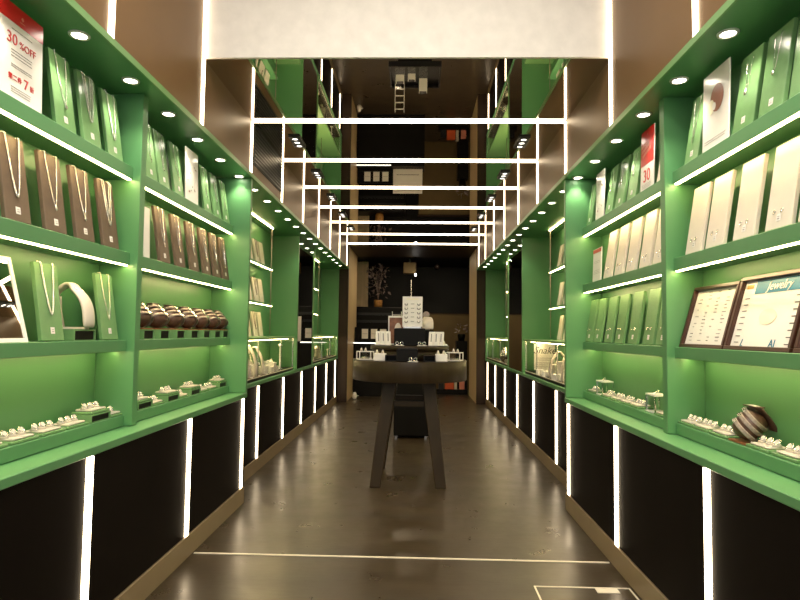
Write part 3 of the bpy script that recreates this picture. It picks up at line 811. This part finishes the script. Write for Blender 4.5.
# round tier on the table
RT_,RZt=.33,1.095
t=thing('display_riser','round dark brown tier standing on the display table','display riser',(TX,TY,TZ))
MB().lathe([(RT_,RZt-.035),(RT_,RZt)],56,0,T).build('tier_top',WOODT,t)
MB().lathe([(RT_-.012,TZ+.001),(RT_-.012,RZt-.0355)],48,0,T).build('tier_drum',WOODT,t)
def top_pad(w,d,h): return lambda t: MB().box(-w/2+.008,w/2-.008,-d/2+.008,d/2-.008,h+.0005,h+.004).build('velvet_top',BLACKM,t,False)
slab('black_riser','large black block riser at the centre of the round tier','display riser',TX-.0,4.80,RZt+.001,.255,.14,.138,BLACK,extra=top_pad(.255,.14,.138))
slab('black_riser','black block riser at the front edge of the display table','display riser',TX-.015,4.505,TZ+.001,.165,.09,.095,BLACK,extra=top_pad(.165,.09,.095))
# sign card with rows of rings
t=thing('ring_size_sign','white upright card printed with rows of rings on black riser','sign',(TX+.02,4.80,RZt+.144))
MB().box(-.0825,.0825,0,.008,.012,.262).build('card',PAPER,t,False)
MB().box(-.07,.07,-.025,.035,0,.011).build('sign_foot',CHROME,t,False)
b=MB()
for r in range(5):
    for c in range(3):
        x=-.052+c*.052; z=.20-r*.036
        if c!=1: b.torus((0,0,0),.011,.0035,0,10,4,Matrix.Translation((x,-.001,z))@Matrix.Rotation(PI/2-.4,4,'X')@Matrix.Scale(.5,4,(0,0,1)))
        else: b.box(x-.014,x+.014,-.0012,-.0002,z-.002,z+.003)
b.build('ring_print',GREYT,t,False)
MB().box(-.05,.05,-.0012,-.0002,.236,.246).build('heading_print',YELLOW,t,False)
# framed photo
t=thing('photo_frame','white bordered photograph standing behind the black riser on the tier','photograph',(-.175,5.04,RZt+.001))
MB().box(-.07,.07,0,.008,0,.25).build('border',PAPER,t,False)
MB().box(-.06,.06,-.0010,-.0002,.01,.235).build('picture_print',HAIR,t,False)
MB().prism([(.03*math.cos(a)+.015,.06*math.sin(a)) for a in [i*2*PI/16 for i in range(16)]],.0008,0,Matrix.Translation((.0,-.0011,.13))@Matrix.Rotation(PI/2,4,'X')).build('figure_print',SKIN,t,False)
MB().box(-.02,.02,.009,.05,0,.006).build('easel_foot',PAPER,t,False)
slab('black_riser','small black block riser behind the large one on the tier','display riser',.095,5.02,RZt+.001,.11,.09,.125,BLACK,extra=top_pad(.11,.09,.125))
place(('bustw',.10),make_bust(.10),(.095,5.02,RZt+.132),-PI/2,'small white necklace bust on the black block behind the ring sign')
t=thing('vanity_mirror','small round silver mirror on a thin stand on the tier','mirror',(.085,5.15,RZt+.001))
MB().lathe([(.03,0),(.03,.006),(.004,.01),(.004,.235)],14).build('stand',CHROME,t,False)
MB().lathe([(.030,-.003),(.030,.003)],20,0,Matrix.Translation((0,0,.266))@Matrix.Rotation(PI/2,4,'X'))  .build('mirror_disc',STEELB,t,False)
t=thing('display_rod','thin upright metal rod rising behind the ring sign','rod',(TX+.005,5.0,RZt+.001))
MB().lathe([(.03,0),(.03,.006),(.003,.010),(.003,.56)],10).build('rod_post',CHROME,t,False)
# white earring cards either side
for s in (-1,1):
    for k in range(3):
        t=thing('earring_card','%s white leaning earring card from the centre on the tier, %s side'%(ORD[k],SW[s]),'earring card',(TX+s*(.172+.040*k),4.70+.02*k,RZt+.001),s*-.25,'earring cards on the tier')
        M=panel_matrix(math.radians(12))
        MB().box(-.022,.022,0,.012,.002,.118,0,M).build('card',WHITE,t,False,bevel=.002)
        MB().box(-.004,.004,-.0012,-.0002,.035,.10,0,M).build('strip_print',GREYT,t,False)
for s,x0 in ((-1,-.29),(1,.205)):
    t=thing('jewellery_tray','low white jewellery tray on the rim of the tier, %s side'%SW[s],'tray',(x0,4.80,RZt+.001))
    MB().box(-.05,.05,-.05,.05,0,.014).build('tray_base',WHITE,t,False,bevel=.002)
    for q in (-.025,.02): MB().lathe([(.016,0),(.011,.012),(.005,.028)],10,0,Matrix.Translation((q,-.01,.0145))).build('ring_cone',WHITEL,t,False)
# table rim pieces
def cuff(name,label,x,y,z,rz=0):
    t=thing(name,label,'bracelet',(x,y,z),rz)
    for d in (-.018,.02): MB().torus((0,0,0),.017,.0035,0,18,6,Matrix.Translation((d,0,.0205))@Matrix.Rotation(PI/2,4,'X')).build('cuff',SILVER,t,False)
    MB().box(-.045,.045,-.02,.02,0,.003).build('tray_plate',WHITE,t,False)
cuff('bracelet_set','pair of silver cuffs on white plate before the front black riser',TX+.022,4.442,TZ+.001) if False else None
for i,(x,y,z,d) in enumerate(((TX+.03,4.448,TZ+.001,'at the front edge of the display table'),(-.135,4.675,RZt+.001,'on the tier, left of centre'),(.045,4.675,RZt+.001,'on the tier, right of centre'))):
    t=thing('bracelet_plate','silver bracelets on a small white plate %s'%d,'bracelet display',(x,y,z))
    MB().box(-.038,.038,-.010,.012,0,.004).build('plate',WHITE,t,False)
    for q in (-.018,.018): MB().torus((0,0,0),.012,.003,0,16,6,Matrix.Translation((q,0,.0195))@Matrix.Rotation(PI/2,4,'X')).build('cuff',SILVER,t,False)
def vitrine(x,y,rz,label):
    t=thing('glass_vitrine',label,'vitrine',(x,y,TZ+.001),rz); w,d,h=.062,.05,.062
    b=MB()
    for a in (-w,w-.006):
        for c in (-d,d-.006): b.box(a,a+.006,c,c+.006,.0065,h)
    b.build('frame_posts',WHITE,t,False)
    MB().box(-w,w,-d,d,0,.006).build('vitrine_base',WHITE,t,False)
    b=MB(); b.box(-w,w,-d,-d+.006,h,h+.006); b.box(-w,w,d-.006,d,h,h+.006); b.box(-w,-w+.006,-d+.006,d-.006,h,h+.006); b.box(w-.006,w,-d+.006,d-.006,h,h+.006); b.build('top_rim',WHITE,t,False)
    MB().box(-w+.007,w-.007,-d+.001,-d+.003,.007,h-.001).build('pane',GLASS,t,False)
    MB().box(-.03,.03,-.02,.02,.0065,.022).build('inner_block',CHROME,t,False)
    for q in (-.02,.015): MB().lathe([(.012,0),(.009,.012),(.004,.026)],10,0,Matrix.Translation((q,d-.003,h+.0065))).build('ring_cone',WHITEL,t,False)
vitrine(-.415,4.74,.35,'small white framed glass vitrine on the left rim of the display table')
vitrine(.31,4.74,-.35,'small white framed glass vitrine on the right rim of the display table')
def openbox(x,y,label):
    t=thing('open_box',label,'display box',(x,y,TZ+.001)); w,d,h=.045,.04,.048
    b=MB(); b.box(-w,w,-d,d,0,.005); b.box(-w,w,-d,d,h-.005,h); b.box(-w,-w+.005,-d,d,.005,h-.005); b.box(w-.005,w,-d,d,.005,h-.005); b.build('box_shell',BLACKM,t,False)
    MB().box(-w+.005,w-.005,d-.005,d,.005,h-.005).build('backing',BLACK,t,False)
    MB().box(-w,w,-d-.0016,-d-.0002,h-.004,h+.001).build('rim_line',WOODD,t,False)
openbox(-.195,4.535,'black open display box beside the front riser, left')
openbox(.105,4.535,'black open display box beside the front riser, right')
for x,d in ((-.283,'left'),(.197,'right')):
    t=slab('white_riser','white block with ring cones on the table rim, %s of the front riser'%d,'display riser',x,4.57,TZ+.001,.095,.075,.058,WHITE)
    for q in (-.025,.02): MB().lathe([(.014,0),(.010,.012),(.004,.028)],10,0,Matrix.Translation((q,0,.0585))).build('ring_cone',WHITEL,t,False)

# pedestal display case standing behind the table
t=thing('pedestal_case','black pedestal display case with a glass tray top, standing behind the round table','display case',(-.05,6.9,0))
MB().box(-.25,.15,6.66,7.16,.03,1.02).build('pedestal_body',BLACK,t,bevel=.01,seg=2)
b=MB(); b.box(-.36,.26,6.62,7.22,1.021,1.04); b.box(-.36,.26,6.62,6.635,1.04,1.09); b.box(-.36,.26,7.205,7.22,1.04,1.09); b.box(-.36,-.345,6.635,7.205,1.04,1.09); b.box(.245,.26,6.635,7.205,1.04,1.09); b.build('tray_top',BLACKM,t)
MB().box(-.36,.26,6.62,7.22,1.091,1.097).build('glass_lid',GLASS,t)
for x in (-.22,.12):
    for y in (6.70,7.12): MB().box(x-.015,x+.015,y-.015,y+.015,0,.0295).build('foot',CHROME,t)
for i,(x,y,w,h) in enumerate(((-.23,6.85,.10,.08),(-.09,6.82,.09,.07),(.05,6.95,.10,.16))):
    slab('white_riser','%s white block from the left on the pedestal display case'%ORD[i],'display riser',x,y,1.098,w,w*.8,h,WHITE,extra=top_pad(w,w*.8,h))
t=thing('ladder_stand','white ladder shaped earring stand at the back of the pedestal case','earring stand',(-.24,7.08,1.098))
b=MB(); b.box(-.06,-.052,-.01,.01,0,.36); b.box(.052,.06,-.01,.01,0,.36); b.build('stand_posts',WHITE,t,False)
for k in range(4): MB().box(-.0515,.0515,-.006,.006,.06+.085*k,.068+.085*k).build('rung',WHITE,t,False)
# ------------------------------------------------------------------ back room
t=thing('sales_counter','black sales counter with a lit white edge in the back room','counter',(-.95,11.2,0))
MB().box(-1.185,.12,10.95,11.35,0,.985).build('counter_body',BLACK,t)
MB().box(-1.185,.12,10.935,11.36,.986,1.012).build('counter_top',BLACK,t)
MB().box(-1.185,-.52,10.93,10.9345,.990,1.008).build('light_edge',LCNT,t)
t=thing('card_rack','black low rack on the sales counter holding three white cards','rack',(-.85,11.15,1.013))
MB().box(-1.18,-.50,11.12,11.2,1.013,1.30).build('rack_body',BLACK,t)
MB().box(-1.18,-.50,11.09,11.119,1.060,1.0795).build('rack_ledge',BLACK,t)
for i,x in enumerate((-.985,-.81,-.635)):
    w=thing('price_card','%s white card from the left on the black counter rack'%ORD[i],'card',(x,11.11,1.08),0,'white cards on the counter rack')
    MB().box(-.06,.06,-.006,-.0005,0,.185).build('card',PAPER,w,False)
    MB().box(-.045,.045,-.0075,-.0065,.09,.096).build('print_line',GREYT,w,False)
t=thing('counter_poster','large white poster standing on the black sales counter behind the table displays','poster',(-.20,11.15,1.013))
MB().box(-.285,.285,0,.012,0,.48).build('card',PAPER,t,False)
MB().box(-.15,.15,-.03,.06,-.0005,.0).build('easel_foot',PAPER,t,False) if False else MB().box(-.1,.1,.013,.06,0,.01).build('easel_foot',PAPER,t,False)
b=MB(); lines(b,Matrix.Identity(4),-.22,.22,[.40,.37,.10],.02); b.build('small_print',GREYT,t,False)
t=thing('coffee_machine_cabinet','long black cabinet with dark bands behind the sales counter','cabinet',(-.75,12.0,0))
MB().box(-1.30,-.26,11.75,12.25,0,1.72).build('cabinet_body',BLACK,t,bevel=.02,seg=2)
for z in (1.40,1.55): MB().box(-1.28,-.28,11.735,11.749,z,z+.05).build('front_band',BLACKM,t)
t=thing('wood_partition','beige wood partition panel beside the plant in the back room','partition',(-1.1,12.45,0))
MB().box(-1.40,-1.05,12.40,12.46,0,2.72).build('wood_panel',WOODB,t)
MB().box(-1.30,-1.07,12.37,12.399,2.50,2.68).build('panel_box',WOODB,t)
t=thing('potted_plant','dusty leafy plant in a wicker pot on the black cabinet','plant',(-.80,12.0,1.721))
MB().lathe([(.07,0),(.085,.02),(.09,.13),(.085,.15)],16,0).build('wicker_pot',WICKER,t,False)
b=MB(); rnd=random.Random(3)
for k in range(9):
    a=rnd.uniform(0,6.28); L=rnd.uniform(.35,.75); r=rnd.uniform(.05,.2)
    pts=[(0,0,.14),(r*.3*math.cos(a),r*.3*math.sin(a),.14+L*.5),(r*math.cos(a),r*math.sin(a),.14+L)]
    b.tube(pts,.006,5)
b.build('stem',LEAF,t,False)
b=MB()
for k in range(120):
    a=rnd.uniform(0,6.28); r=rnd.uniform(.03,.27); z=rnd.uniform(.22,.88)
    M=Matrix.Translation((r*math.cos(a),r*.6*math.sin(a),z))@Euler((rnd.uniform(-1,1),rnd.uniform(-1,1),rnd.uniform(0,6.28))).to_matrix().to_4x4()
    L=rnd.uniform(.07,.13)
    b.add([(0,0,0),(L*.4,L*.22,.008),(L,0,0),(L*.4,-L*.22,.008)],[(0,1,2,3)],0,True,M)
o=b.build('foliage',LEAF,t,False); o['kind']='stuff'
MB().box(-.35,.35,12.9,12.92,1.9,2.3) if False else None
t=thing('half_wall','olive brown low wall at the end of the back room','partition',(.6,12.6,0))
MB().box(.02,1.30,12.55,12.65,0,1.62).build('wall_panel',OLIVE,t)
MB().box(.0,1.30,12.53,12.67,1.621,1.645).build('wall_cap',WOODD,t)
t=thing('hanging_projector','beige box hanging from the back room ceiling','projector',(-.15,11.9,2.75))
MB().box(-.28,-.02,11.8,12.05,2.42,2.64).build('projector_body',OLIVE,t,bevel=.008)
MB().box(-.17,-.13,11.9,11.94,2.641,2.749).build('bracket',BLACKM,t)
t=thing('pendant_lamp','tiny bright pendant lamp below the hanging beige box','lamp',(-.03,11.7,2.75))
MB().tube([(-.03,11.7,2.40),(-.03,11.7,2.749)],.004,6).build('lamp_cord',BLACKM,t)
MB().sphere((-.03,11.7,2.375),.024,0,12,8).build('lamp_bulb',BULB,t)
t=thing('round_lamp','pale round lamp shade near the back room ceiling','lamp',(.42,12.3,2.75))
MB().tube([(.42,12.3,2.66),(.42,12.3,2.749)],.004,6).build('lamp_cord',BLACKM,t)
MB().sphere((.42,12.3,2.60),.06,0,14,10).build('lamp_shade',DARK,t)
# dark armchair at right, shelf with boxes on the floor
t=thing('dark_plant_stand','black stand with a small plant before the olive half wall','plant stand',(.92,11.75,0))
MB().box(.80,1.02,11.65,11.9,.0,1.05).build('stand_body',BLACK,t)
MB().lathe([(.06,0),(.08,.12),(.07,.14)],14,0,Matrix.Translation((.91,11.77,1.0505))).build('pot',BLACK,t)
b=MB()
for k in range(30):
    a=rnd.uniform(0,6.28); M=Matrix.Translation((.91+.08*math.cos(a),11.77+.06*math.sin(a),1.2+rnd.uniform(0,.2)))@Euler((rnd.uniform(-1,1),rnd.uniform(-1,1),a)).to_matrix().to_4x4()
    b.add([(0,0,0),(.03,.018,.004),(.08,0,0),(.03,-.018,.004)],[(0,1,2,3)],0,True,M)
b.build('foliage',LEAF,t)['kind']='stuff'
t=thing('low_shelf','low black shelf on the back room floor holding boxes','shelf',(.74,11.55,0))
MB().box(.40,1.0,11.52,11.63,.0,.10).build('shelf_board',BLACK,t)
for nm,x,w,h,m,lab in (('storage_box',.66,.17,.17,ORANGE,'orange box on the low black shelf in the back room'),('storage_box',.785,.05,.20,CREAM,'narrow cream box between orange and pink on the low shelf'),('storage_box',.91,.10,.15,PINK,'pink box at the end of the low black shelf'),('storage_box',.50,.10,.15,BLACKM,'black box beside the orange one on the low shelf')):
    b=thing(nm,lab,'box',(x,11.575,.101))
    MB().box(-w/2,w/2,-.045,.045,0,h*.8).build('box_body',m,b,False)
    MB().box(-w/2-.001,w/2+.001,-.046,.046,h*.8+.0005,h).build('lid',m,b,False)
t=thing('white_jug','small white jug on the floor beside the sales counter','jug',(-1.10,10.5,0))
MB().lathe([(.03,0),(.042,.02),(.045,.06),(.03,.10),(.022,.12)],16).build('jug_body',WHITE,t,False)
MB().torus((.048,0,.06),.02,.005,0,12,6,Matrix.Identity(4)).build('handle',WHITE,t,False)

# ------------------------------------------------------------------ light
w=bpy.data.worlds.new('World'); bpy.context.scene.world=w; w.use_nodes=True
w.node_tree.nodes['Background'].inputs[0].default_value=(1,.97,.92,1); w.node_tree.nodes['Background'].inputs[1].default_value=.7
def lamp(name,loc,e,size,col=(1,.93,.82)):
    l=bpy.data.lights.new(name,'AREA'); l.shape='DISK'; l.size=size; l.energy=e; l.color=col
    o=bpy.data.objects.new(name,l); C.objects.link(o); o.location=loc; return o
for i,(x,y) in enumerate(((-.55,.3),(.45,.3),(-.55,1.7),(.45,1.7))):
    lamp('entrance_fill_light',(x,y,3.53),21,.22)  # unseen area lights added over the entrance to brighten bulkhead and walls
lamp('backroom_ceiling_lamp',(-.4,10.9,2.68),7,.12,(1,.8,.55))
lamp('backroom_ceiling_lamp',(.5,12.0,2.73),3,.12,(1,.8,.55))

for s in (-1,1):
    for k in range(-1,20):
        l=bpy.data.lights.new('downlight_lamp','SPOT'); l.energy=7; l.spot_size=math.radians(100); l.spot_blend=.7; l.shadow_soft_size=.025; l.color=(1,.88,.68)
        o=bpy.data.objects.new('downlight_lamp',l); C.objects.link(o); o.location=(X(s,.076),2.065+.389*k,ZS-.012)
# ------------------------------------------------------------------ camera
f,pitch,yaw,roll=580.,.0564,.0289,.0123
cy,sy=math.cos(yaw),math.sin(yaw); cp,sp=math.cos(pitch),math.sin(pitch)
rt=Vector((cy,sy,0)); fw=Vector((-sy*cp,cy*cp,sp)); up=rt.cross(fw)
cr,sr=math.cos(roll),math.sin(roll)
r2=rt*cr+up*sr; u2=up*cr-rt*sr
cam=bpy.data.cameras.new('camera'); cam.sensor_width=36; cam.lens=f/800*36; cam.clip_start=.05; cam.clip_end=60
co=bpy.data.objects.new('camera',cam); C.objects.link(co)
Mw=Matrix(((r2.x,u2.x,-fw.x,0),(r2.y,u2.y,-fw.y,0),(r2.z,u2.z,-fw.z,1.2),(0,0,0,1)))
co.matrix_world=Mw
sc=bpy.context.scene; sc.camera=co
sc.view_settings.view_transform='Standard'; sc.view_settings.look='None'; sc.view_settings.gamma=1; sc.view_settings.exposure=.45
sc.view_settings.use_curve_mapping=False
sc.cycles.max_bounces=10; sc.cycles.glossy_bounces=6; sc.cycles.diffuse_bounces=5; sc.cycles.transparent_max_bounces=12
sc.cycles.sample_clamp_indirect=6
